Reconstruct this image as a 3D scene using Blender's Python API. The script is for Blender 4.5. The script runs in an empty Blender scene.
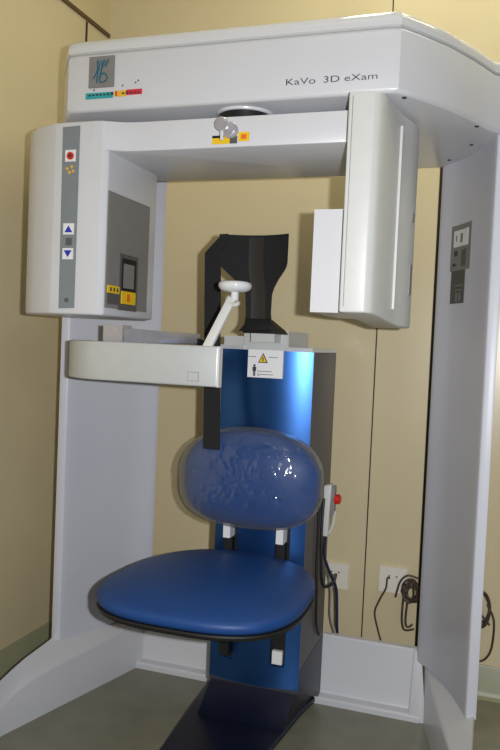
import bpy, bmesh, math, random
from mathutils import Vector, Matrix, noise
random.seed(4)
scene = bpy.context.scene
COL = scene.collection

# ------------------------------------------------------------------ materials
def mat(name, col, rough=.5, metal=0., var=.04, vscale=30., bump=0., bscale=200., coat=0., spec=.5, coat_rough=.1):
    m = bpy.data.materials.new(name); m.use_nodes = True
    nt = m.node_tree; b = nt.nodes['Principled BSDF']
    b.inputs['Roughness'].default_value = rough
    b.inputs['Metallic'].default_value = metal
    b.inputs['Specular IOR Level'].default_value = spec
    b.inputs['Coat Weight'].default_value = coat
    b.inputs['Coat Roughness'].default_value = coat_rough
    tc = nt.nodes.new('ShaderNodeTexCoord')
    n = nt.nodes.new('ShaderNodeTexNoise'); n.inputs['Scale'].default_value = vscale; n.inputs['Detail'].default_value = 5
    nt.links.new(tc.outputs['Object'], n.inputs['Vector'])
    r = nt.nodes.new('ShaderNodeValToRGB')
    r.color_ramp.elements[0].position = .3; r.color_ramp.elements[1].position = .7
    r.color_ramp.elements[0].color = [c*(1-var) for c in col]+[1]
    r.color_ramp.elements[1].color = [min(1, c*(1+var)) for c in col]+[1]
    nt.links.new(n.outputs['Fac'], r.inputs['Fac']); nt.links.new(r.outputs['Color'], b.inputs['Base Color'])
    if bump:
        n2 = nt.nodes.new('ShaderNodeTexNoise'); n2.inputs['Scale'].default_value = bscale; n2.inputs['Detail'].default_value = 3
        nt.links.new(tc.outputs['Object'], n2.inputs['Vector'])
        bp = nt.nodes.new('ShaderNodeBump'); bp.inputs['Strength'].default_value = bump; bp.inputs['Distance'].default_value = .002
        nt.links.new(n2.outputs['Fac'], bp.inputs['Height']); nt.links.new(bp.outputs['Normal'], b.inputs['Normal'])
    return m

def S(r, g, b):
    f = lambda c: (c/255/12.92) if c/255 <= .04045 else ((c/255+.055)/1.055)**2.4
    return (f(r), f(g), f(b))

M = {}
M['wall']   = mat('beige_laminate', S(209,195,160), .28, var=.03, vscale=3, bump=.04, bscale=6, spec=.45)
M['upper']  = mat('tan_board', S(205,190,150), .5, var=.03, vscale=4)
M['seam']   = mat('dark_gap', S(58,44,32), .7)
M['trim']   = mat('brown_trim', S(92,70,44), .5)
M['floor']  = mat('grey_green_vinyl', S(128,126,109), .3, var=.10, vscale=14, bump=.05, bscale=60, spec=.4)
M['base']   = mat('green_grey_vinyl', S(150,150,122), .4, var=.06, vscale=12)
M['ceil']   = mat('ceiling_paint', S(225,218,195), .8)
M['white']  = mat('white_enamel', S(206,207,212), .32, var=.012, vscale=8, spec=.5, coat=.15)
M['panel']  = mat('pale_grey_enamel', S(206,208,219), .38, var=.015, vscale=6)
M['lid']    = mat('white_gloss', S(212,213,216), .1, var=.01, vscale=8, coat=.4)
M['ivory']  = mat('ivory_plastic', S(206,207,205), .4, var=.015)
M['bar']    = mat('grey_white_plastic', S(188,190,188), .35, var=.02)
M['arm']    = mat('silver_grey_paint', S(196,199,200), .42, metal=.3, var=.02)
M['silver'] = mat('brushed_silver', S(200,198,204), .28, metal=.55, var=.05, vscale=60)
M['cap']    = mat('silver_cap', S(205,207,212), .35, metal=.4)
M['greyp']  = mat('grey_panel', S(128,126,124), .45, var=.04)
M['grey2']  = mat('dark_grey_panel', S(84,84,84), .45, var=.05)
M['strip']  = mat('slate_keypad', S(122,130,136), .4, var=.03)
M['black']  = mat('black_plastic', S(18,18,20), .5, var=.1)
M['web']    = mat('black_webbing', S(22,21,22), .85, var=.2, vscale=300, bump=.5, bscale=500)
M['side']   = mat('charcoal_side', S(92,88,90), .5, var=.03)
M['navy']   = mat('deep_navy', S(15,20,42), .38, var=.1)
M['slate']  = mat('slate_band', S(60,62,76), .5, var=.04)
M['blue']   = mat('metallic_blue', S(38,84,146), .3, metal=.85, var=.03, vscale=10, coat=.2, coat_rough=.3)
M['vinyl']  = mat('blue_vinyl', S(20,63,124), .5, var=.06, vscale=25, bump=.12, bscale=350, spec=.45)
M['yellow'] = mat('yellow_sticker', S(232,192,20), .5)
M['red']    = mat('red_plastic', S(206,38,22), .35)
M['orange'] = mat('orange_ink', S(226,110,30), .5)
M['teal']   = mat('teal_ink', S(40,158,160), .5)
M['dteal']  = mat('teal_marker', S(24,98,118), .5)
M['cyel']   = mat('amber_ink', S(232,176,50), .5)
M['cred']   = mat('crimson_ink', S(208,40,66), .5)
M['ink']    = mat('dark_ink', S(52,54,62), .5)
M['bink']   = mat('blue_ink', S(36,44,170), .5)
M['paper']  = mat('white_label', S(226,226,228), .5, var=.01)
M['cable']  = mat('black_cable', S(26,24,26), .5)
M['bcable'] = mat('brown_cable', S(70,56,46), .55)
M['ncable'] = mat('dark_blue_cable', S(28,32,64), .5)
M['wcable'] = mat('grey_cable', S(170,168,166), .5)
M['outlet'] = mat('outlet_white', S(226,220,208), .4, var=.01)

# carbon weave for the headrest
def carbon():
    m = mat('carbon_weave', S(30,28,27), .38, var=.1)
    nt = m.node_tree; b = nt.nodes['Principled BSDF']
    tc = nt.nodes['Texture Coordinate'] if 'Texture Coordinate' in nt.nodes else nt.nodes.new('ShaderNodeTexCoord')
    ck = nt.nodes.new('ShaderNodeTexChecker'); ck.inputs['Scale'].default_value = 260
    ck.inputs['Color1'].default_value = (*S(24,22,22),1); ck.inputs['Color2'].default_value = (*S(52,48,44),1)
    nt.links.new(tc.outputs['Object'], ck.inputs['Vector'])
    nt.links.new(ck.outputs['Color'], b.inputs['Base Color'])
    return m
M['carbon'] = carbon()

def film():
    m = bpy.data.materials.new('clear_film'); m.use_nodes = True
    nt = m.node_tree; nt.nodes.clear()
    out = nt.nodes.new('ShaderNodeOutputMaterial'); mix = nt.nodes.new('ShaderNodeMixShader')
    tr = nt.nodes.new('ShaderNodeBsdfTransparent'); tr.inputs['Color'].default_value = (.97,.97,.97,1)
    mix2 = nt.nodes.new('ShaderNodeMixShader'); df = nt.nodes.new('ShaderNodeBsdfDiffuse'); df.inputs['Color'].default_value = (.8,.8,.8,1)
    gl = nt.nodes.new('ShaderNodeBsdfGlossy'); gl.inputs['Roughness'].default_value = .1
    fr = nt.nodes.new('ShaderNodeFresnel'); fr.inputs['IOR'].default_value = 1.4
    mp = nt.nodes.new('ShaderNodeMath'); mp.operation = 'MULTIPLY_ADD'; mp.inputs[1].default_value = .3; mp.inputs[2].default_value = .06
    lw = nt.nodes.new('ShaderNodeLayerWeight'); lw.inputs['Blend'].default_value = .25
    ml = nt.nodes.new('ShaderNodeMath'); ml.operation = 'MULTIPLY_ADD'; ml.inputs[1].default_value = .3; ml.inputs[2].default_value = .004
    nt.links.new(lw.outputs['Facing'], ml.inputs[0]); nt.links.new(ml.outputs[0], mix2.inputs['Fac'])
    tc = nt.nodes.new('ShaderNodeTexCoord'); n = nt.nodes.new('ShaderNodeTexNoise')
    n.inputs['Scale'].default_value = 15; n.inputs['Detail'].default_value = 2.5; n.inputs['Distortion'].default_value = 1.6
    bp = nt.nodes.new('ShaderNodeBump'); bp.inputs['Strength'].default_value = .5; bp.inputs['Distance'].default_value = .01
    L = nt.links.new
    L(tc.outputs['Object'], n.inputs['Vector']); L(n.outputs['Fac'], bp.inputs['Height'])
    L(bp.outputs['Normal'], gl.inputs['Normal']); L(bp.outputs['Normal'], fr.inputs['Normal'])
    L(fr.outputs['Fac'], mp.inputs[0]); L(mp.outputs[0], mix.inputs['Fac'])
    L(tr.outputs[0], mix2.inputs[1]); L(df.outputs[0], mix2.inputs[2])
    L(mix2.outputs[0], mix.inputs[1]); L(gl.outputs[0], mix.inputs[2]); L(mix.outputs[0], out.inputs['Surface'])
    return m
M['film'] = film()

# ------------------------------------------------------------------ object helpers
BASE = {}
def obj(name, bm, m, parent=None, smooth=True, angle=35, kind=None, label=None):
    """link a bmesh (built in world coordinates) as one mesh object"""
    root = parent
    while root is not None and root.parent is not None: root = root.parent
    off = Vector(BASE.get(root.name, (0,0,0))) if root is not None else Vector((0,0,0))
    if off.length: bmesh.ops.translate(bm, verts=bm.verts, vec=-off)
    bmesh.ops.recalc_face_normals(bm, faces=bm.faces)
    me = bpy.data.meshes.new(name); bm.to_mesh(me); bm.free()
    me.materials.append(M[m] if isinstance(m, str) else m)
    if smooth:
        me.polygons.foreach_set('use_smooth', [True]*len(me.polygons))
        me.set_sharp_from_angle(angle=math.radians(angle))
    o = bpy.data.objects.new(name, me); COL.objects.link(o)
    if parent is not None: o.parent = parent
    if kind: o['kind'] = kind
    if label: o['label'] = label
    return o

def thing(name, label, cat, loc, group=None):
    o = bpy.data.objects.new(name, None); COL.objects.link(o); o.location = loc
    o.empty_display_size = .1
    BASE[o.name] = loc
    tag(o, label, cat, group); return o

def tag(o, label, cat, group=None):
    o['label'] = label; o['category'] = cat
    if group: o['group'] = group
    return o

def recentre(o):
    """put the origin of a one-mesh thing at the middle of its base"""
    vs = [v.co for v in o.data.vertices]
    c = Vector(((min(v.x for v in vs)+max(v.x for v in vs))/2, (min(v.y for v in vs)+max(v.y for v in vs))/2, min(v.z for v in vs)))
    o.data.transform(Matrix.Translation(-c)); o.location = c
    return o

def bevel_all(bm, w, seg=2, ang=30):
    if w <= 0: return
    es = [e for e in bm.edges if len(e.link_faces) == 2 and e.calc_face_angle(0) > math.radians(ang)]
    bmesh.ops.bevel(bm, geom=es, offset=w, segments=seg, affect='EDGES', profile=.5, clamp_overlap=True)

def add_box(bm, x0, x1, y0, y1, z0, z1):
    v = [bm.verts.new(p) for p in [(x0,y0,z0),(x1,y0,z0),(x1,y1,z0),(x0,y1,z0),(x0,y0,z1),(x1,y0,z1),(x1,y1,z1),(x0,y1,z1)]]
    for f in [(0,3,2,1),(4,5,6,7),(0,1,5,4),(1,2,6,5),(2,3,7,6),(3,0,4,7)]: bm.faces.new([v[i] for i in f])
    return v

def box(x0, x1, y0, y1, z0, z1, bev=0., seg=2):
    bm = bmesh.new(); add_box(bm, x0, x1, y0, y1, z0, z1); bevel_all(bm, bev, seg); return bm

def hexa(pts, bev=0., seg=2):
    """eight corners: bottom ring of four, then top ring of four"""
    bm = bmesh.new(); v = [bm.verts.new(p) for p in pts]
    for f in [(0,3,2,1),(4,5,6,7),(0,1,5,4),(1,2,6,5),(2,3,7,6),(3,0,4,7)]: bm.faces.new([v[i] for i in f])
    bmesh.ops.recalc_face_normals(bm, faces=bm.faces); bevel_all(bm, bev, seg); return bm

def prism(poly, z0, z1, bev=0., seg=2, ang=30, axis='z'):
    """extrude a closed polygon; axis z: poly=(x,y); axis y: poly=(x,z); axis x: poly=(y,z)"""
    bm = bmesh.new()
    P = {'z': lambda a,b,c:(a,b,c), 'y': lambda a,b,c:(a,c,b), 'x': lambda a,b,c:(c,a,b)}[axis]
    lo = [bm.verts.new(P(a,b,z0)) for a,b in poly]; hi = [bm.verts.new(P(a,b,z1)) for a,b in poly]
    n = len(poly)
    bm.faces.new(lo[::-1]); bm.faces.new(hi)
    for i in range(n): bm.faces.new([lo[i], lo[(i+1)%n], hi[(i+1)%n], hi[i]])
    bmesh.ops.recalc_face_normals(bm, faces=bm.faces)
    bevel_all(bm, bev, seg, ang); return bm

def catmull(pts, n=10):
    P = [Vector(p) for p in pts]
    if len(P) < 3: return P
    P = [2*P[0]-P[1]] + P + [2*P[-1]-P[-2]]; out = []
    for i in range(1, len(P)-2):
        a,b,c,d = P[i-1:i+3]
        for k in range(n):
            t = k/n
            out.append(.5*((2*b)+(c-a)*t+(2*a-5*b+4*c-d)*t*t+(3*b-a-3*c+d)*t**3))
    out.append(P[-2]); return out

def add_tube(bm, pts, r, seg=8, smooth=10):
    P = catmull(pts, smooth) if smooth else [Vector(p) for p in pts]
    t0 = (P[1]-P[0]).normalized()
    up = Vector((0,0,1)) if abs(t0.z) < .9 else Vector((1,0,0))
    nrm = (up - t0*up.dot(t0)).normalized(); rings = []
    for i, p in enumerate(P):
        t = (P[min(i+1,len(P)-1)]-P[max(i-1,0)]).normalized()
        nrm = (nrm - t*nrm.dot(t)).normalized(); bn = t.cross(nrm)
        rings.append([bm.verts.new(p + (nrm*math.cos(2*math.pi*k/seg)+bn*math.sin(2*math.pi*k/seg))*r) for k in range(seg)])
    for a, b in zip(rings, rings[1:]):
        for k in range(seg): bm.faces.new([a[k], a[(k+1)%seg], b[(k+1)%seg], b[k]])
    bm.faces.new(rings[0][::-1]); bm.faces.new(rings[-1])

def tube(pts, r, seg=8, smooth=10):
    bm = bmesh.new(); add_tube(bm, pts, r, seg, smooth); return bm

def add_disc(bm, c, axis, r, h, seg=24, bev=0.):
    """solid disc centred at c, thickness h along axis"""
    a = Vector(axis).normalized(); rot = Vector((0,0,1)).rotation_difference(a).to_matrix().to_4x4()
    prof = [(0,-h/2),(r-bev,-h/2),(r,-h/2+bev),(r,h/2-bev),(r-bev,h/2),(0,h/2)] if bev else [(0,-h/2),(r,-h/2),(r,h/2),(0,h/2)]
    add_lathe(bm, prof, Matrix.Translation(c) @ rot, seg)

def add_lathe(bm, prof, mtx, seg=24):
    rings = []
    for r, z in prof:
        if r < 1e-6: rings.append([bm.verts.new(mtx @ Vector((0,0,z)))])
        else: rings.append([bm.verts.new(mtx @ Vector((r*math.cos(2*math.pi*k/seg), r*math.sin(2*math.pi*k/seg), z))) for k in range(seg)])
    for a, b in zip(rings, rings[1:]):
        for k in range(seg):
            k2 = (k+1)%seg
            if len(a) == 1 and len(b) == 1: continue
            if len(a) == 1: bm.faces.new([a[0], b[k], b[k2]])
            elif len(b) == 1: bm.faces.new([a[k], b[0], a[k2]])
            else: bm.faces.new([a[k], b[k], b[k2], a[k2]])

def disc(c, axis, r, h, seg=24, bev=0.):
    bm = bmesh.new(); add_disc(bm, c, axis, r, h, seg, bev); return bm

def ring_mesh(c, axis, R, r, seg=32, s2=10):
    bm = bmesh.new(); a = Vector(axis).normalized()
    mtx = Matrix.Translation(c) @ Vector((0,0,1)).rotation_difference(a).to_matrix().to_4x4()
    rg = [[bm.verts.new(mtx @ Vector(((R+r*math.cos(v))*math.cos(u), (R+r*math.cos(v))*math.sin(u), r*math.sin(v))))
           for v in [2*math.pi*j/s2 for j in range(s2)]] for u in [2*math.pi*i/seg for i in range(seg)]]
    for i in range(seg):
        for j in range(s2): bm.faces.new([rg[i][j], rg[(i+1)%seg][j], rg[(i+1)%seg][(j+1)%s2], rg[i][(j+1)%s2]])
    return bm

def text_bm(s, x0, x1, y, z, h, thick=.0006, slope=0.):
    """raised lettering on a plane facing -y, fitted between x0 and x1 with capitals h high"""
    cu = bpy.data.curves.new('t', 'FONT'); cu.body = s; cu.extrude = .01; cu.offset = -.012
    o = bpy.data.objects.new('t', cu); COL.objects.link(o)
    me = bpy.data.meshes.new_from_object(o.evaluated_get(bpy.context.evaluated_depsgraph_get()))
    COL.objects.unlink(o); bpy.data.objects.remove(o)
    bm = bmesh.new(); bm.from_mesh(me); bpy.data.meshes.remove(me)
    xs = [v.co.x for v in bm.verts]; ys = [v.co.y for v in bm.verts]
    sx = (x1-x0)/(max(xs)-min(xs)); sy = h/max(ys); mn = min(xs)
    for v in bm.verts:
        a, b, c = v.co
        v.co = (x0+(a-mn)*sx, y-thick*(c/.01), z+b*sy+slope*(a-mn)*sx)
    return bm

def superell(t, e):
    c, s = math.cos(t), math.sin(t)
    return (math.copysign(abs(c)**(2/e), c), math.copysign(abs(s)**(2/e), s))

# ------------------------------------------------------------------ camera
cam_d = bpy.data.cameras.new('camera'); cam = bpy.data.objects.new('camera', cam_d); COL.objects.link(cam)
yaw, pitch, roll, fpx = .3229, -.0411, -.0435, 756.73
fw = Vector((-math.sin(yaw)*math.cos(pitch), math.cos(yaw)*math.cos(pitch), math.sin(pitch)))
r0 = Vector((math.cos(yaw), math.sin(yaw), 0)); u0 = r0.cross(fw)
r2 = math.cos(roll)*r0 - math.sin(roll)*u0; u2 = math.sin(roll)*r0 + math.cos(roll)*u0
mw = Matrix((r2, u2, -fw)).transposed().to_4x4(); mw.translation = (.6284, -2.477, 1.0797)
cam.matrix_world = mw
cam_d.sensor_fit = 'VERTICAL'; cam_d.sensor_height = 36; cam_d.sensor_width = 24; cam_d.lens = 36*fpx/750
cam_d.clip_start = .05
scene.camera = cam

# ------------------------------------------------------------------ setting
XL, XR, YN, ZC = -.8, 2.3, -3.6, 2.7
obj('floor', box(XL-.1, XR, YN, .1, -.08, 0), 'floor', kind='structure')
wb = obj('wall_back', box(XL-.1, XR, 0, .1, 0, ZC), 'wall', kind='structure')
obj('wall_left', box(XL-.1, XL, YN, 0, 0, 2.170), 'wall', kind='structure')
obj('wall_left_upper', box(XL-.1, XL+.003, YN, 0, 2.180, ZC), 'upper', kind='structure')
obj('trim_1', box(XL-.1, XL+.008, YN, 0, 2.169, 2.181, .002), 'trim', kind='structure')
obj('ceiling', box(XL-.1, XR, YN, .1, ZC, ZC+.08), 'ceil', kind='structure')
def covebase(name, a, b, along):
    prof = [(0,0),(.03,0),(.016,.006),(.008,.02),(.006,.095),(.003,.1),(0,.1)]
    bm = bmesh.new(); R = []
    for s in (a, b):
        R.append([bm.verts.new((s, -d, z) if along == 'x' else (XL+d, s, z)) for d, z in prof])
    n = len(prof)
    for k in range(n): bm.faces.new([R[0][k], R[0][(k+1)%n], R[1][(k+1)%n], R[1][k]])
    bm.faces.new(R[0]); bm.faces.new(R[1][::-1])
    obj(name, bm, 'base', kind='structure')
covebase('baseboard_back', XL, XR, 'x'); covebase('baseboard_left', YN, 0, 'y')
# gaps between the wall panels: thin dark joint strips
obj('trim_2', box(.2275, .2315, -.0015, .001, .1, ZC), 'seam', kind='structure')
obj('trim_3', box(.404, .412, -.002, .001, .1, 1.75), 'seam', kind='structure')
obj('trim_4', box(XL-.001, XL+.0025, -.156, -.146, .1, 2.165), 'seam', kind='structure')

# ------------------------------------------------------------------ scanner
SC = thing('dental_scanner', 'tall white dental x-ray scanner with two upright columns and a rotating arm against beige wall', 'scanner', (0, -.5, 0))
ZB, ZT = 1.61, 1.78
# plan of the curved columns, inner face from rear to front (right-hand side)
INN = catmull([(.431,-.2345,0), (.486,-.305,0), (.54,-.415,0), (.585,-.539,0)], 6)
def offs(P, d):
    out = []
    for i, p in enumerate(P):
        t = (P[min(i+1,len(P)-1)]-P[max(i-1,0)]).normalized()
        out.append(p + Vector((-t.y, t.x, 0))*-d*-1)
    return out
def outer(P, d):
    out = []
    for i, p in enumerate(P):
        t = (P[min(i+1,len(P)-1)]-P[max(i-1,0)]).normalized(); n = Vector((-t.y, t.x, 0))
        if n.x < 0: n = -n
        out.append(p + n*d)
    return out
OUT = outer(INN, .026); OUT[-1] = Vector((.6115,-.5405,0))
def column(sgn):
    poly = [(sgn*p.x, p.y) for p in INN] + [(sgn*p.x, p.y) for p in reversed(OUT)]
    return obj('column', prism(poly, .17, ZB+.002, .004, 2, 50), 'panel', SC)
colL = column(-1); colR = column(1)

# feet: low wedge-shaped runners along the floor, splayed forwards
def foot(sgn):
    bm = bmesh.new(); rows = []
    st = [(-.2345,.164,.168),(-.272,.156,.172),(-.318,.15,.177),(-.381,.144,.182),(-.453,.139,.184),(-.539,.134,.180),(-.61,.131,.175),(-.68,.124,.170),(-.735,.110,.162),(-.79,.084,.150),(-.83,.06,.135),(-.86,.035,.112),(-.875,.015,.06)]
    for y, zi, zo in st:
        xi = min(.4635+.248*(-.263-y), .600)
        col = max(p.x for p in OUT if p.y >= y-.02)+.002
        xo = min(.607, max(xi+.012, col)); w = xo-xi
        rows.append([(xi,y,0),(xi,y,zi-min(.01,.3*zi)),(xi+.03*w,y,zi-min(.003,.1*zi)),(xi+.12*w,y,zi*.97+.03*zo),(xi+.4*w,y,zi*.6+zo*.4),(xo-min(.005,.3*w),y,zo),(xo,y,zo-.005),(xo,y,0)])
    V = [[bm.verts.new((sgn*a,b,c)) for a,b,c in r] for r in rows]
    for A, B in zip(V, V[1:]):
        for k in range(8): bm.faces.new([A[k], A[(k+1)%8], B[(k+1)%8], B[k]])
    bm.faces.new(V[0]); bm.faces.new(V[-1][::-1])
    return obj('foot', bm, 'white', SC, angle=65)
foot(-1); foot(1)

# rear base panel with its floor ledge
bm = bmesh.new()
prof = [(-.205,0),(-.263,0),(-.263,.014),(-.258,.02),(-.236,.024),(-.232,.03),(-.229,.196),(-.224,.202),(-.205,.202)]
A = [bm.verts.new((-.468,a,b)) for a,b in prof]; B = [bm.verts.new((.45,a,b)) for a,b in prof]
n = len(prof)
for k in range(n): bm.faces.new([A[k],A[(k+1)%n],B[(k+1)%n],B[k]])
bm.faces.new(A); bm.faces.new(B[::-1])
obj('base_panel', bm, 'white', SC)
for s in (1,):
    obj('base_corner', hexa([(s*.418,-.262,.0),(s*.47,-.262,.0),(s*.45,-.226,.0),(s*.424,-.226,.0),(s*.424,-.236,.2),(s*.446,-.236,.2),(s*.446,-.222,.2),(s*.424,-.222,.2)], .003), 'white', SC)

# header ring
def header_plan(d=0.):
    right = [(.392-d,-.888+d),(.425-d,-.846+d),(.479-d,-.768+d*.7),(.527-d,-.677+d*.5),(.572-d,-.575),(.6115-d,-.5405)]
    rear = [(p.x-d, p.y) for p in reversed(OUT)][1:]
    half = [(.37-d,-.892+d)] + right + rear
    return half + [(-x,y) for x,y in reversed(half)]
hd = obj('header', prism(header_plan(), ZB, 1.746, .010, 3, 50), 'white', SC)
obj('header_groove', prism(header_plan(.002), 1.744, 1.75), 'bar', SC)
bm = prism(header_plan(-.0005), 1.748, ZT, .0, 1)
es = [e for e in bm.edges if all(abs(v.co.z-ZT) < 1e-5 for v in e.verts)]
bmesh.ops.bevel(bm, geom=es, offset=.02, segments=6, affect='EDGES', profile=.5)
lid = obj('header_lid', bm, 'lid', SC, angle=25)
YH = -.8925
emb = obj('emblem_plate', box(-.332,-.266, YH-.003, YH+.004, 1.663, 1.735, .001), 'greyp', hd)
bm = bmesh.new()
def stroke(pts, r=.0018):
    add_tube(bm, [(-.332+.066*a, YH-.004, 1.735-.072*b) for a,b in pts], r, 6, 6)
stroke([(.34,.15),(.36,.45),(.34,.85)]); stroke([(.17,.72),(.27,.6),(.36,.4)], .0014)
stroke([(.62,.12),(.52,.4),(.45,.7),(.5,.84),(.68,.8),(.74,.68),(.62,.56),(.5,.6),(.45,.72)], .0017)
stroke([(.5,.14),(.52,.3),(.62,.32),(.72,.14)], .0012); stroke([(.8,.1),(.68,.36)], .0011)
stroke([(.36,.12),(.44,.3),(.38,.48)], .0011)
obj('marker_writing', bm, 'dteal', emb)
def slab(name, x0, x1, z0, z1, m, parent, y=YH, t=.0012, sl=0.):
    return obj(name, hexa([(x0,y-t,z0),(x1,y-t,z0+sl),(x1,y+.003,z0+sl),(x0,y+.003,z0),(x0,y-t,z1),(x1,y-t,z1+sl),(x1,y+.003,z1+sl),(x0,y+.003,z1)]), m, parent)
slab('teal_band', -.340,-.268, 1.638,1.652, 'teal', hd); slab('amber_band', -.264,-.234, 1.640,1.653, 'cyel', hd); slab('red_band', -.233,-.193, 1.642,1.654, 'cred', hd)
slab('orange_mark', -.261,-.257, 1.641,1.652, 'cred', hd, t=.0018)
for i in range(14):
    x = -.332+i*.0098; h = random.uniform(.003,.006)
    if -.27 < x < -.25: continue
    bm = bmesh.new(); add_box(bm, x, x+.0065, YH-.0018, YH, 1.6445, 1.6445+h); obj('band_print', bm, 'ink', hd)
for x, z in [(-.32,1.657),(-.245,1.663),(-.212,1.668),(-.205,1.672)]: obj('band_print', box(x, x+.003, YH-.001, YH+.003, z, z+.003), 'ink', hd)
obj('lettering', text_bm('KaVo', .1515, .216, YH-.0005, 1.6385, .0130), 'ink', hd)
obj('lettering', text_bm('3D', .234, .268, YH-.0005, 1.6388, .0130), 'ink', hd)
obj('lettering', text_bm('eXam', .279, .348, YH-.0005, 1.639, .0130), 'ink', hd)
for x, y in [(.538,-.62),(.52,-.46),(.455,-.31),(.40,-.855)]:
    obj('screw', disc((x,y,ZB-.0005), (0,0,1), .005, .003, 12), 'ink', hd)

# rotation bearing under the header
obj('pivot_ring', ring_mesh((.028,-.80,1.609), (0,0,1), .062, .005), 'white', SC)
obj('pivot_shaft', disc((.028,-.80,1.592), (0,0,1), .061, .026, 40), 'black', SC)

# rotating arm
bm = prism([(-.306,-.917),(-.27,-.908),(-.23,-.892),(-.19,-.888),(.32,-.888),(.32,-.575),(-.306,-.575)], 1.513, 1.581, .004, 2)
beam = obj('gantry_beam', bm, 'white', SC)
YB = -.888
obj('centring_knob', disc((.0165,YB-.03,1.556), (0,1,0), .0155, .012, 24, .003), 'silver', beam)
obj('knob_bezel', disc((.028,YB-.004,1.549), (.0,1,0), .018, .012, 28, .002), 'silver', beam)
obj('knob_spindle', tube([(.0165,YB-.03,1.556),(.026,YB,1.55)], .006, 10, 0), 'silver', beam)
obj('knob_pin', tube([(.0175,YB-.03,1.545),(.0175,YB-.028,1.522)], .004, 10, 0), 'lid', beam)
st = obj('warning_sticker', box(-.016,.043, YB-.001, YB+.003, 1.521, 1.539), 'yellow', beam)
obj('sticker_print', box(-.016,.012, YB-.0016, YB, 1.534, 1.5395), 'black', st)
obj('sticker_print', box(.026,.043, YB-.0016, YB, 1.521, 1.537), 'grey2', st)
st = obj('warning_sticker', box(.046,.071, YB-.001, YB+.003, 1.525, 1.545), 'yellow', beam)
obj('sticker_print', box(.052,.065, YB-.0016, YB, 1.530, 1.540), 'orange', st)

# x-ray source housing on the left end of the arm
YS = -.915
plan = [(-.268,YS+.014),(-.28,YS+.002),(-.30,YS),(-.403,YS),(-.412,YS+.003),(-.47,-.888),(-.515,-.855),(-.545,-.81),(-.556,-.74),(-.55,-.66),(-.51,-.64),(-.268,-.64)]
src = obj('source_housing', prism(plan, 1.131, 1.582, .006, 3, 40), 'white', SC)
obj('housing_seam', box(-.4060,-.4045, YS-.0005, YS+.01, 1.137, 1.576), 'bar', src)
k = obj('keypad_strip', hexa([(-.380,YS-.0015,1.144),(-.338,YS-.0015,1.146),(-.338,YS+.004,1.146),(-.380,YS+.004,1.144),(-.384,YS-.0015,1.569),(-.338,YS-.0015,1.571),(-.338,YS+.004,1.571),(-.384,YS+.004,1.569)]), 'strip', src)
YK = YS-.0015
obj('keypad_button', box(-.374,-.346, YK-.002, YK+.001, 1.488, 1.515, .0018), 'paper', src, label='white key with a red disc')
obj('red_disc', disc((-.3595,YK-.003,1.501), (0,1,0), .009, .003, 20), 'red', src)
obj('red_disc_dot', disc((-.3595,YK-.005,1.501), (0,1,0), .004, .002, 12), 'ink', src)
bm = bmesh.new()
for dx, dz in [(-.368,1.472),(-.356,1.476),(-.362,1.463),(-.352,1.466)]: add_disc(bm, (dx,YK-.0005,dz), (0,1,0), .0034, .0016, 10)
obj('warning_dots', bm, 'cyel', src)
for zc, up in [(1.331, 1), (1.273, -1)]:
    obj('keypad_button', box(-.373,-.3445, YK-.002, YK+.001, zc-.013, zc+.013, .0018), 'paper', src, label='white key with a blue arrow')
    obj('arrow_mark', prism([(-.369,zc-.008*up),(-.348,zc-.008*up),(-.3585,zc+.008*up)], YK-.0028, YK-.001, axis='y'), 'bink', src)
obj('keypad_mark', box(-.366,-.350, YK-.0006, YK+.001, 1.293, 1.310), 'grey2', src)
obj('keylock', disc((-.3585,YK-.001,1.164), (0,1,0), .005, .004, 16), 'grey2', src)
XI = -.268
pn = obj('collimator_panel', box(XI-.004, XI+.003, -.899, -.684, 1.15, 1.423, .001), 'greyp', src)
def side(name, y0, y1, z0, z1, m, t=.0045, t0=.0):
    return obj(name, box(XI+t0, XI+t, y0, y1, z0, z1), m, src)
side('window_frame', -.836, -.742, 1.148, 1.285, 'grey2', .0042)
side('aperture_frame', -.826, -.752, 1.195, 1.275, 'black', .0048)
side('aperture', -.818, -.764, 1.203, 1.262, 'greyp', .0055)
a = side('warning_sticker', -.893, -.836, 1.186, 1.204, 'yellow', .005); side('sticker_print', -.893, -.836, 1.160, 1.186, 'grey2', .0048)
a = side('warning_sticker', -.826, -.753, 1.164, 1.195, 'yellow', .0062); side('sticker_print', -.80, -.785, 1.17, 1.189, 'orange', .007)
bm = bmesh.new()
for yy in (-.882,-.866,-.85): add_box(bm, XI, XI+.0056, yy, yy+.007, 1.190, 1.199)
obj('sticker_print', bm, 'ink', src)

# flat-panel detector housing on the right end
fr = [(.300,-.94),(.352,-.937),(.366,-.918),(.377,-.86),(.390,-.77),(.408,-.69),(.408,-.63),(.38,-.6),(.318,-.6)]
bm = bmesh.new()
def zbot(y): return 1.152+.018*max(0,min(1,(y+.9)/-.1+1)) if False else 1.153-.02*max(0.,min(1.,(y+.93)/.2))
pl = [Vector((a,b,0)) for a,b in fr[:2]] + catmull([(a,b,0) for a,b in fr[1:]], 5)[1:]
lo = [bm.verts.new((p.x,p.y,zbot(p.y))) for p in pl]; hi = [bm.verts.new((p.x,p.y,1.601)) for p in pl]
n = len(pl); bm.faces.new(lo[::-1]); bm.faces.new(hi)
for i in range(n): bm.faces.new([lo[i],lo[(i+1)%n],hi[(i+1)%n],hi[i]])
bmesh.ops.recalc_face_normals(bm, faces=bm.faces); bevel_all(bm, .007, 3, 40)
det = obj('detector_housing', bm, 'ivory', SC)
obj('housing_seam', box(.3085,.3095,-.9408,-.93,1.165,1.592), 'greyp', det)
bm = bmesh.new(); add_box(bm, .386,.392,-.79,-.783,1.17,1.57); bevel_all(bm,.002)
obj('edge_trim', bm, 'ivory', det)
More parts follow.
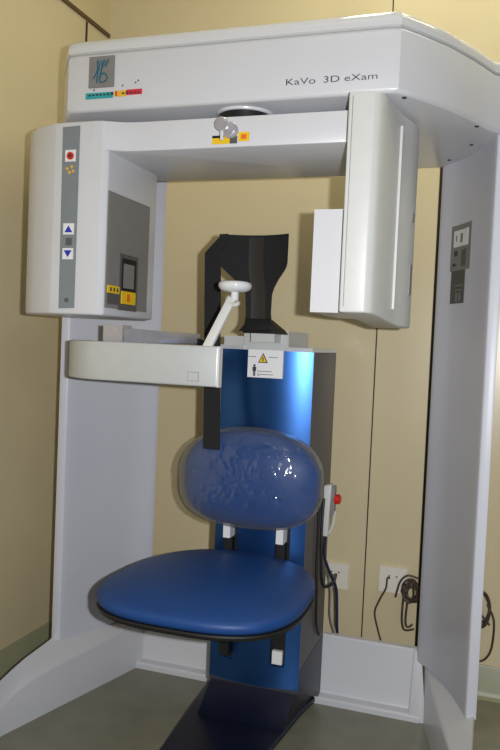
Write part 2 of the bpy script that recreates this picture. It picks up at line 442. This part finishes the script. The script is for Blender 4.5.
obj('side_vent', box(.40,.411,-.69,-.66,1.21,1.28,.002), 'greyp', det)
obj('side_vent', box(.40,.411,-.69,-.665,1.38,1.40,.002), 'greyp', det)
obj('sensor_panel', box(.236,.296,-.927,-.64,1.152,1.366,.004), 'white', det)
obj('sensor_mount', box(.29,.33,-.90,-.66,1.17,1.355,.002), 'grey2', det)

# placards on the inner face of the right column
def arcpos(s):
    """point and inward normal at fraction s along the inner plan"""
    f = s*(len(INN)-1); i = min(int(f), len(INN)-2); p = INN[i].lerp(INN[i+1], f-i)
    t = (INN[i+1]-INN[i]).normalized(); nn = Vector((-t.y,t.x,0))
    if nn.x > 0: nn = -nn
    return p, nn
def placard(name, s0, s1, z0, z1, m, parent, t=.002, tilt=0.):
    bm = bmesh.new(); V = []
    N = 6
    for k in range(N+1):
        p, nn = arcpos(s0+(s1-s0)*k/N)
        V.append([bm.verts.new((p+nn*t)+Vector((0,0,z0))), bm.verts.new((p+nn*t)+Vector((0,0,z1))), bm.verts.new((p-nn*.003)+Vector((0,0,z1))), bm.verts.new((p-nn*.003)+Vector((0,0,z0)))])
    for A, B in zip(V, V[1:]):
        for k in range(4): bm.faces.new([A[k],A[(k+1)%4],B[(k+1)%4],B[k]])
    bm.faces.new(V[0]); bm.faces.new(V[-1][::-1])
    return obj(name, bm, m, parent)
placard('instruction_placard', .25, .60, 1.305, 1.43, 'greyp', colR)
placard('placard_window', .30, .55, 1.37, 1.415, 'paper', colR, .0028)
placard('placard_mark', .32, .37, 1.345, 1.36, 'ink', colR, .0028)
placard('placard_mark', .45, .53, 1.315, 1.36, 'grey2', colR, .0028)
placard('placard_mark', .30, .35, 1.318, 1.325, 'ink', colR, .0028)
placard('placard_mark', .34, .36, 1.385, 1.402, 'greyp', colR, .0034)
placard('placard_mark', .42, .46, 1.38, 1.405, 'greyp', colR, .0034)
placard('rating_placard', .28, .52, 1.215, 1.306, 'grey2', colR)
for zz in (1.262, 1.25): placard('placard_print', .36, .48, zz, zz+.003, 'greyp', colR, .0028)
placard('placard_print', .38, .40, 1.22, 1.243, 'greyp', colR, .0028); placard('placard_print', .44, .46, 1.22, 1.243, 'greyp', colR, .0028)

# ------------------------------------------------------------------ patient chair
CH = thing('patient_chair', 'blue vinyl patient chair on a metallic blue pedestal with black headrest and chin rest arm', 'chair', (.017, -.37, 0))
ped = obj('pedestal', prism([(-.2225,.004),(-.505,.13),(-.505,1.064),(-.2225,1.064)], -.113, .147, .003, axis='x'), 'side', CH)
obj('pedestal_base', hexa([(-.15,-.50,.015),(.106,-.50,.015),(.136,-.235,.015),(-.108,-.235,.015),(-.108,-.50,.144),(.140,-.50,.144),(.142,-.235,.13),(-.108,-.235,.13)], .004), 'navy', CH)
obj('pedestal_lower_band', prism([(-.2205,.002),(-.5075,.132),(-.5075,.2),(-.2205,.2)], -.1145, .1485, .002, axis='x'), 'slate', CH)  # darker slate band round the lower part of the pedestal
# convex front cover with two slots
def cover():
    bm = bmesh.new()
    xs = [-.113,-.112,-.103,-.094,-.085,-.076,-.067,-.058,-.049,-.040,-.028,-.016,-.004,.008,.02,.032,.044,.056,.068,.078,.088,.098,.108,.118,.128,.138,.146,.147]
    zs = [.146,.206,.66,.8,.95,1.064]
    yf = lambda x: -.509-.022*(1-((x-.017)/.13)**2)
    slots = [(-.076,-.040),(.068,.108)]
    fr = {}; bk = {}
    for i,x in enumerate(xs):
        for j,z in enumerate(zs):
            fr[i,j] = bm.verts.new((x,yf(x),z)); bk[i,j] = bm.verts.new((x,yf(x)+.004,z))
    filled = set()
    for i in range(len(xs)-1):
        for j in range(len(zs)-1):
            c = (xs[i]+xs[i+1])/2
            if j == 1 and any(a < c < b for a,b in slots): continue
            filled.add((i,j))
    for i,j in filled:
        bm.faces.new([fr[i,j],fr[i+1,j],fr[i+1,j+1],fr[i,j+1]]); bm.faces.new([bk[i,j],bk[i,j+1],bk[i+1,j+1],bk[i+1,j]])
        for (di,dj),(p,q) in {(-1,0):((i,j),(i,j+1)),(1,0):((i+1,j),(i+1,j+1)),(0,-1):((i,j),(i+1,j)),(0,1):((i,j+1),(i+1,j+1))}.items():
            if (i+di,j+dj) not in filled: bm.faces.new([fr[p],fr[q],bk[q],bk[p]])
    return bm
bm = cover(); 
for v in [v for v in bm.verts if not v.link_faces]: bm.verts.remove(v)
cov = obj('front_cover', bm, 'blue', CH, angle=30)
for x0, x1 in [(-.078,-.038),(.066,.110)]:
    obj('slot_liner', box(x0,x1,-.522+.006,-.5,.2,.665), 'black', ped)
for xc in (-.058,.088):
    obj('slot_end', prism([(xc-.02,.205),(xc+.02,.205),(xc+.02,.222),(xc+.017,.213),(xc,.206),(xc-.017,.213),(xc-.02,.222)], -.522, -.512, axis='y'), 'blue', cov)
obj('slot_slider', box(.074,.102,-.528,-.51,.214,.25,.004), 'paper', CH)
for x0, x1 in [(-.113,-.048),(.077,.147)]:
    obj('top_cap', box(x0,x1,-.527,-.2225,1.064,1.075,.002), 'cap', CH)
obj('low_navy_slab', prism([(.147,-.2225),(.124,-.36),(.102,-.58),(.085,-.86),(.06,-.9),(-.13,-.9),(-.155,-.86),(-.17,-.68),(-.19,-.46),(-.2,-.3),(-.196,-.27),(-.113,-.2225)], 0, .018, .006, 3), 'navy', CH)  # low navy slab making the floor dark around and ahead of the pedestal
# upper head block behind the label
obj('head_block', box(-.05,.077,-.515,-.30,1.05,1.118,.004), 'bar', CH)
obj('head_block', box(-.113,-.053,-.50,-.33,1.07,1.10,.003), 'bar', CH)
YL = -.5335
lb = obj('warning_label', box(-.029,.070,YL-.002,-.5,.990,1.065,.001), 'paper', cov)
obj('warning_triangle', prism([(-.000,1.030),(.028,1.030),(.014,1.057)], YL-.0028, YL-.001, axis='y'), 'ink', cov)
obj('triangle_field', prism([(.004,1.0325),(.024,1.0325),(.014,1.052)], YL-.0034, YL-.001, axis='y'), 'yellow', cov)
obj('triangle_mark', box(.0125,.0155,YL-.004,YL,1.0345,1.0455), 'ink', cov)
bm = bmesh.new()
add_disc(bm, (-.0095,YL-.0025,1.0225), (0,1,0), .0032, .0012, 12)
for q in [(-.0145,-.0045,1.007,1.019),(-.0125,-.010,.994,1.008),(-.009,-.0065,.994,1.008)]: add_box(bm, q[0],q[1],YL-.003,YL-.001,q[2],q[3])
obj('person_pictogram', bm, 'ink', cov)
for q in [(.003,.04,1.0065,1.0085),(.003,.044,.998,1.0),(-.028,-.006,1.045,1.047),(.03,.056,1.045,1.047),(.0,.0015,.995,1.011),(.001,.006,.995,.9965)]: obj('label_print', box(q[0],q[1],YL-.0026,YL-.001,q[2],q[3]), 'greyp', cov)

# seat
def seat_bm(prof, cx=-.012, cy=-.765, hw=.243, hd=.276, N=72):
    bm = bmesh.new(); R = []
    for s, z in prof:
        if s < 1e-6: R.append([bm.verts.new((cx,cy,z))]); continue
        ring = []
        for k in range(N):
            th = 2*math.pi*k/N; a, b = superell(th, 2.3 if math.sin(th) > 0 else 2.9)
            w = hw*(1+.05*(-b))          # a touch wider towards the front
            ring.append(bm.verts.new((cx+a*w*s, cy+b*hd*s, z)))
        R.append(ring)
    for A, B in zip(R, R[1:]):
        for k in range(N):
            k2 = (k+1)%N
            if len(A) == 1: bm.faces.new([A[0],B[k],B[k2]])
            elif len(B) == 1: bm.faces.new([A[k],B[0],A[k2]])
            else: bm.faces.new([A[k],B[k],B[k2],A[k2]])
    return bm
top = [(0,.530)]+[(s, .496+.034*(1-s**3.0)**.8) for s in (.2,.4,.55,.7,.8,.87,.92,.96,.985)]+[(1,.492),(.998,.484),(.985,.476),(.95,.474),(0,.474)]
seat = obj('seat', seat_bm(top), 'vinyl', CH, angle=80)
obj('seat_pan', seat_bm([(0,.4735),(.99,.4735),(.998,.470),(.985,.462),(.93,.456),(.6,.443),(0,.443)]), 'black', seat, angle=50)
obj('seat_bracket', hexa([(-.035,-.66,.40),(.06,-.66,.40),(.06,-.513,.36),(-.035,-.513,.36),(-.035,-.80,.445),(.06,-.80,.445),(.06,-.513,.445),(-.035,-.513,.445)], .005), 'black', seat)
obj('seat_bracket', box(-.070,-.044,-.555,-.505,.225,.45,.004), 'black', seat)
obj('seat_bracket', box(.074,.102,-.555,-.505,.33,.45,.004), 'black', seat)

# backrest
def pad_bm(cx, cz, hw, hh, yprof, N=72, tilt=.0, wrinkle=0., seed=0.):
    bm = bmesh.new(); R = []
    for s, y in yprof:
        ring = []
        M_ = 1 if s < 1e-6 else N
        for k in range(M_):
            t = 2*math.pi*k/N; a, b = superell(t, 2.35 if math.sin(t) > 0 else 2.9)
            x, z = cx+a*hw*s, cz+b*hh*s
            yy = y + tilt*(z-cz)
            v = Vector((x, yy, z))
            if wrinkle:
                q = .7*noise.noise(Vector((x*26+seed, z*22, 3.1)))+.7*abs(noise.noise(Vector((x*55+z*40, z*30-x*35, 9.1))))+.35*noise.noise(Vector((x*120-z*50, z*90, 1.7)))
                v += Vector((a*.35*wrinkle*q, -abs(wrinkle*q)*(1 if s < 1.01 else 0), b*.35*wrinkle*q))
            ring.append(bm.verts.new(v))
        R.append(ring)
    for A, B in zip(R, R[1:]):
        for k in range(N):
            k2 = (k+1)%N
            if len(A) == 1: bm.faces.new([A[0],B[k],B[k2]])
            elif len(B) == 1: bm.faces.new([A[k],B[0],A[k2]])
            else: bm.faces.new([A[k],B[k],B[k2],A[k2]])
    return bm
yp = [(0,-.652)]+[(s,-.607-.045*(1-s**2.6)**.75) for s in (.2,.4,.55,.7,.8,.88,.93,.97,.99)]+[(1,-.604),(1,-.585),(.985,-.57),(.95,-.563),(0,-.563)]
bk = obj('backrest', pad_bm(.014,.727,.186,.126,yp), 'vinyl', CH, angle=80)
obj('backrest_plate', box(-.10,.13,-.566,-.552,.66,.80,.006), 'black', bk)
for x in (-.062,.088):
    obj('backrest_bracket', box(x-.010,x+.010,-.556,-.512,.55,.665,.003), 'paper', bk)
    obj('backrest_bracket', box(x-.012,x+.012,-.540,-.515,.49,.549,.002), 'black', bk)

# headrest: a thin carbon shell with forward-curving wings
def headrest_bm(ua=-1., ub=1., push=0., zlo=1.112, zhi=1.364, NU=24):
    bm = bmesh.new()
    key = [(1.10,.044,.018),(1.112,.042,.016),(1.13,.037,.013),(1.16,.034,.011),(1.21,.036,.010),(1.228,.044,.008),(1.25,.062,.003),(1.275,.086,.0),(1.288,.092,-.001),(1.335,.0935,-.002),(1.364,.0935,-.002)]
    def kv(z):
        for a, b in zip(key, key[1:]):
            if a[0] <= z <= b[0]:
                t = (z-a[0])/(b[0]-a[0]); return a[1]+(b[1]-a[1])*t, a[2]+(b[2]-a[2])*t
        return key[-1][1:]
    NV = 26; rows = []
    for side in (0, 1):
        G = []
        for j in range(NV+1):
            z = zlo+(zhi-zlo)*j/NV; w, c = kv(z)
            row = []
            for i in range(NU+1):
                u = ua+(ub-ua)*i/NU
                if push: x = c+u*.02
                else: x = c+u*w
                d = (x-c)
                y = -.585 - 3.4*d*d - (.05*max(0,(1.14-z)/.03)**2 if z < 1.14 else 0) - push + side*.006
                row.append(bm.verts.new((x,y,z)))
            G.append(row)
        rows.append(G)
    F, B = rows
    for j in range(NV):
        for i in range(NU):
            bm.faces.new([F[j][i],F[j][i+1],F[j+1][i+1],F[j+1][i]]); bm.faces.new([B[j][i],B[j+1][i],B[j+1][i+1],B[j][i+1]])
        bm.faces.new([F[j][0],F[j+1][0],B[j+1][0],B[j][0]]); bm.faces.new([F[j][NU],B[j][NU],B[j+1][NU],F[j+1][NU]])
    for i in range(NU):
        bm.faces.new([F[0][i],B[0][i],B[0][i+1],F[0][i+1]]); bm.faces.new([F[NV][i],F[NV][i+1],B[NV][i+1],B[NV][i]])
    return bm
hr = obj('headrest', headrest_bm(), 'web', CH, angle=50)
obj('centre_strip', headrest_bm(-1,1,.0012,1.145,1.358,8), 'carbon', hr)
obj('headrest_base', hexa([(-.020,-.62,1.108),(.078,-.62,1.108),(.076,-.49,1.108),(-.020,-.49,1.108),(-.020,-.60,1.146),(.048,-.60,1.146),(.044,-.565,1.146),(-.020,-.565,1.146)], .003), 'black', hr)
obj('headrest_post', box(-.01,.055,-.575,-.49,1.085,1.112,.003), 'bar', hr)
# head strap hanging from the left wing down over the backrest
bm = bmesh.new(); P = []
for xl, xr, y, z in [(-.088,-.075,-.622,1.363),(-.100,-.074,-.624,1.352),(-.141,-.098,-.612,1.315),(-.138,-.094,-.61,1.2),(-.132,-.088,-.612,1.05),(-.122,-.078,-.625,.92),(-.108,-.064,-.652,.83),(-.104,-.06,-.659,.803)]:
    xl += .005; xr += .006
    P.append([(xl,y,z),(xr,y,z),(xr,y+.004,z),(xl,y+.004,z)])
V = [[bm.verts.new(q) for q in r] for r in P]
for A, B in zip(V, V[1:]):
    for k in range(4): bm.faces.new([A[k],A[(k+1)%4],B[(k+1)%4],B[k]])
bm.faces.new(V[0]); bm.faces.new(V[-1][::-1])
obj('head_strap', bm, 'web', hr, angle=60)

# chin rest arm: U-shaped bar, hinge, tapered silver arm, chin cup
path = [Vector((.024,-.9,0)), Vector((-.1,-.9,0)), Vector((-.268,-.9,0))]
for k in range(1, 21):
    a = -math.pi/2 - .58*math.pi*k/20; path.append(Vector((-.268+.16*math.cos(a), -.74+.16*math.sin(a), 0)))
inner = []
for i, p in enumerate(path):
    t = (path[min(i+1,len(path)-1)]-path[max(i-1,0)]).normalized(); inner.append(p+Vector((t.y,-t.x,0))*.02)
poly = [(p.x,p.y) for p in path]+[(p.x,p.y) for p in reversed(inner)]
cbar = obj('chin_rest_bar', prism(poly, .979, 1.071, .004, 3, 50), 'arm', CH)
obj('hinge_bridge', box(-.415,-.285,-.765,-.735,.985,1.064,.003), 'bar', CH)
obj('release_button', box(-.047,-.022,-.9015,-.895,.991,1.010,.001), 'arm', cbar)
bm = bmesh.new()
for q in [(-.048,-.021,.990,.9915),(-.048,-.021,1.0095,1.011),(-.048,-.0465,.990,1.011),(-.0225,-.021,.990,1.011)]: add_box(bm, q[0],q[1],-.9008,-.895,q[2],q[3])
obj('button_outline', bm, 'greyp', cbar)
obj('end_cap', box(.0235,.027,-.9,-.88,.979,1.071,.0015), 'lid', cbar)
obj('hinge_block', box(-.338,-.284,-.775,-.725,1.06,1.113,.012,4), 'silver', CH)
obj('silver_arm', hexa([(-.31,-.755,1.066),(-.285,-.765,1.066),(-.186,-.50,1.074),(-.205,-.50,1.074),(-.31,-.755,1.106),(-.285,-.765,1.106),(-.186,-.50,1.101),(-.205,-.50,1.101)], .002), 'silver', CH)
obj('arm_mount', hexa([(-.19,-.512,1.068),(-.11,-.50,1.02),(-.11,-.44,1.02),(-.20,-.49,1.068),(-.19,-.512,1.09),(-.11,-.50,1.062),(-.11,-.44,1.062),(-.20,-.49,1.09)], .002), 'black', CH)
a0, a1 = Vector((.034,-.85,1.182)), Vector((-.008,-.89,1.066))
ax = (a1-a0).normalized(); wx = Vector((1,0,0)); wx = (wx-ax*wx.dot(ax)).normalized(); wy = ax.cross(wx)
pts = [p+wx*sx*.0105+wy*sy*.006 for p in (a1,a0) for sx,sy in [(-1,-1),(1,-1),(1,1),(-1,1)]]
obj('chin_rest_arm', hexa(pts, .002), 'ivory', CH)
bm = bmesh.new()
add_lathe(bm, [(0,-.030),(.009,-.030),(.009,-.012),(.024,-.011),(.034,-.006),(.0385,.002),(.037,.009),(.030,.0125),(.018,.0135),(0,.0125)], Matrix.Translation((.039,-.85,1.207)), 32)
cc = obj('chin_cup', bm, 'lid', CH, angle=60)
obj('clamp_knob', tube([(.030,-.857,1.168),(.045,-.862,1.166),(.055,-.865,1.171)], .005, 8, 4), 'ivory', CH)

# ------------------------------------------------------------------ loose things
yc = [(0,-.664)]+[(s,-.612-.052*(1-s**3.2)**.7) for s in [k/36 for k in range(2,33)]+[.92,.945,.965,.985]]+[(1,-.606),(1.01,-.588),(1.01,-.567),(.985,-.552),(.93,-.549)]
plc = obj('plastic_cover', pad_bm(.0085,.727,.1935,.1305,yc,120,wrinkle=.005,seed=2.), 'film', angle=80)
tag(recentre(plc), 'crinkled clear plastic film stretched over the blue backrest', 'cover')

HC = thing('hand_control', 'white handheld control with a red button clipped to the pedestal side', 'remote', (.158,-.3,.525))
obj('body', hexa([(.149,-.318,.525),(.166,-.318,.525),(.166,-.288,.525),(.149,-.288,.525),(.149,-.322,.676),(.172,-.322,.680),(.172,-.285,.680),(.149,-.285,.676)], .004, 3), 'ivory', HC)
obj('side_plate', hexa([(.171,-.312,.58),(.181,-.312,.60),(.181,-.290,.60),(.171,-.290,.58),(.171,-.312,.672),(.181,-.312,.676),(.181,-.290,.676),(.171,-.290,.672)]), 'greyp', HC)
rb = bmesh.new(); add_disc(rb, (.187,-.301,.636), (1,0,0), .0145, .02, 24, .004); obj('red_button', rb, 'red', HC, label='red push button')
obj('hook', tube([(.165,-.3,.53),(.178,-.3,.56),(.182,-.3,.60)], .003, 8, 6), 'ivory', HC)

def cable(name, label, pts, r, m, group=None, cat='cable'):
    o = obj(name, tube(pts, r, 8, 10), m); return tag(recentre(o), label, cat, group)
cable('power_cable', 'black cable hanging beside the pedestal and looping under the hand control', [(.153,-.33,.64),(.153,-.34,.56),(.155,-.34,.47),(.158,-.33,.40),(.166,-.31,.375),(.185,-.29,.385),(.19,-.28,.41)], .0045, 'cable')
cable('power_cable', 'dark blue cable running down from the hand control to the base panel', [(.156,-.30,.525),(.154,-.29,.46),(.165,-.25,.40),(.176,-.2,.34),(.18,-.19,.27),(.182,-.18,.2),(.19,-.16,.15)], .0045, 'ncable')
cable('signal_cable', 'thin grey cable beside the dark blue one, dropping behind the base panel', [(.158,-.27,.44),(.158,-.22,.38),(.16,-.19,.32),(.16,-.18,.25),(.17,-.17,.2),(.185,-.15,.15)], .003, 'wcable')
cable('power_cable', 'black cable hanging straight down between backrest and hand control', [(.153,-.40,.66),(.154,-.39,.55),(.153,-.385,.46),(.155,-.375,.37),(.1535,-.36,.29),(.153,-.31,.23)], .004, 'cable')
cable('power_cable', 'brown cable trailing from the right wall outlet down to the base panel', [(.314,-.014,.338),(.307,-.02,.338),(.304,-.02,.305),(.286,-.02,.265),(.272,-.02,.22),(.285,-.02,.165),(.30,-.02,.115),(.305,-.02,.05)], .003, 'bcable')

for x0, x1, z0, z1, lab in [(.088,.177,.278,.362,'white wall outlet plate half hidden behind the pedestal'),(.279,.368,.29,.373,'white wall outlet plate with a brown cable plugged in')]:
    t = thing('wall_outlet', lab, 'outlet', ((x0+x1)/2,0,z0), 'outlets on the back wall')
    obj('cover_plate', box(x0,x1,-.009,-.0002,z0,z1,.003), 'outlet', t)
    bm = bmesh.new()
    for dx in (-.012,.012): add_disc(bm, ((x0+x1)/2+dx,-.0095,(z0+z1)/2+.012), (0,1,0), .0028, .002, 10)
    obj('socket', bm, 'ink', t)

def coil(label, loops, extra):
    bm = bmesh.new()
    for cx, cz, rx, rz, ph in loops:
        add_tube(bm, [(cx+rx*math.cos(t+ph), -.012-.004*math.sin(3*t+ph)-random.uniform(0,.012), cz+rz*math.sin(t+ph)) for t in [2*math.pi*k/14 for k in range(15)]], .0035, 7, 4)
    for e in extra: add_tube(bm, e, .0035, 7, 8)
    o = obj('coiled_cable', bm, 'bcable'); tag(recentre(o), label, 'cable')
coil('brown cable wound into a tight bundle on the wall left of the right column', [(.385+random.uniform(-.006,.006), .305+random.uniform(-.006,.006), random.uniform(.010,.030), random.uniform(.016,.038), random.uniform(0,3)) for _ in range(9)],
     [[(.405,-.02,.352),(.372,-.022,.357),(.35,-.022,.335),(.340,-.02,.30),(.336,-.02,.28)], [(.362,-.02,.30),(.36,-.022,.22),(.366,-.022,.185),(.378,-.02,.178),(.40,-.018,.185)], [(.376,-.02,.29),(.372,-.022,.21),(.38,-.022,.19),(.395,-.02,.2)]])
coil('brown cable hanging in loose loops on the wall right of the right column', [(.597+random.uniform(-.004,.004), .285+random.uniform(-.006,.006), random.uniform(.028,.036), random.uniform(.05,.062), random.uniform(0,3)) for _ in range(4)],
     [[(.62,-.02,.30),(.642,-.022,.25),(.64,-.022,.17),(.625,-.02,.13),(.60,-.02,.115),(.57,-.02,.12)], [(.58,-.015,.32),(.60,-.018,.27),(.63,-.02,.235)]])

# ------------------------------------------------------------------ light
def area(name, loc, rot, sx, sy, power, col):
    l = bpy.data.lights.new(name, 'AREA'); l.shape = 'RECTANGLE'; l.size = sx; l.size_y = sy; l.energy = power; l.color = col
    o = bpy.data.objects.new(name, l); COL.objects.link(o); o.location = loc; o.rotation_euler = rot; return o
WARM = (.97, .94, .70)
for x in (.2, .7, 1.2):
    area('ceiling_lamp', (x, -.55, ZC-.01), (0,0,0), .15, .8, 4.5, WARM)
area('ceiling_lamp', (.4, -2.2, ZC-.01), (0,0,0), 1.1, .15, 2, (1,.95,.85))  # added general fill for sheen on floor and seat, not a known fixture
# camera flash, a hand's breadth to the right of the lens
fl = area('flash', (.6284+.085, -2.47, 1.10), (0,0,0), .024, .018, 29, (.97,.98,1))
fl.rotation_euler = (Vector((.05,-.5,.95))-fl.location).to_track_quat('-Z','Y').to_euler()
w = bpy.data.worlds.new('room_ambient'); scene.world = w; w.use_nodes = True
w.node_tree.nodes['Background'].inputs['Color'].default_value = (.85,.9,1,1); w.node_tree.nodes['Background'].inputs['Strength'].default_value = .05

vs = scene.view_settings
vs.view_transform = 'Standard'; vs.look = 'None'; vs.gamma = 1; vs.use_curve_mapping = False; vs.exposure = 0
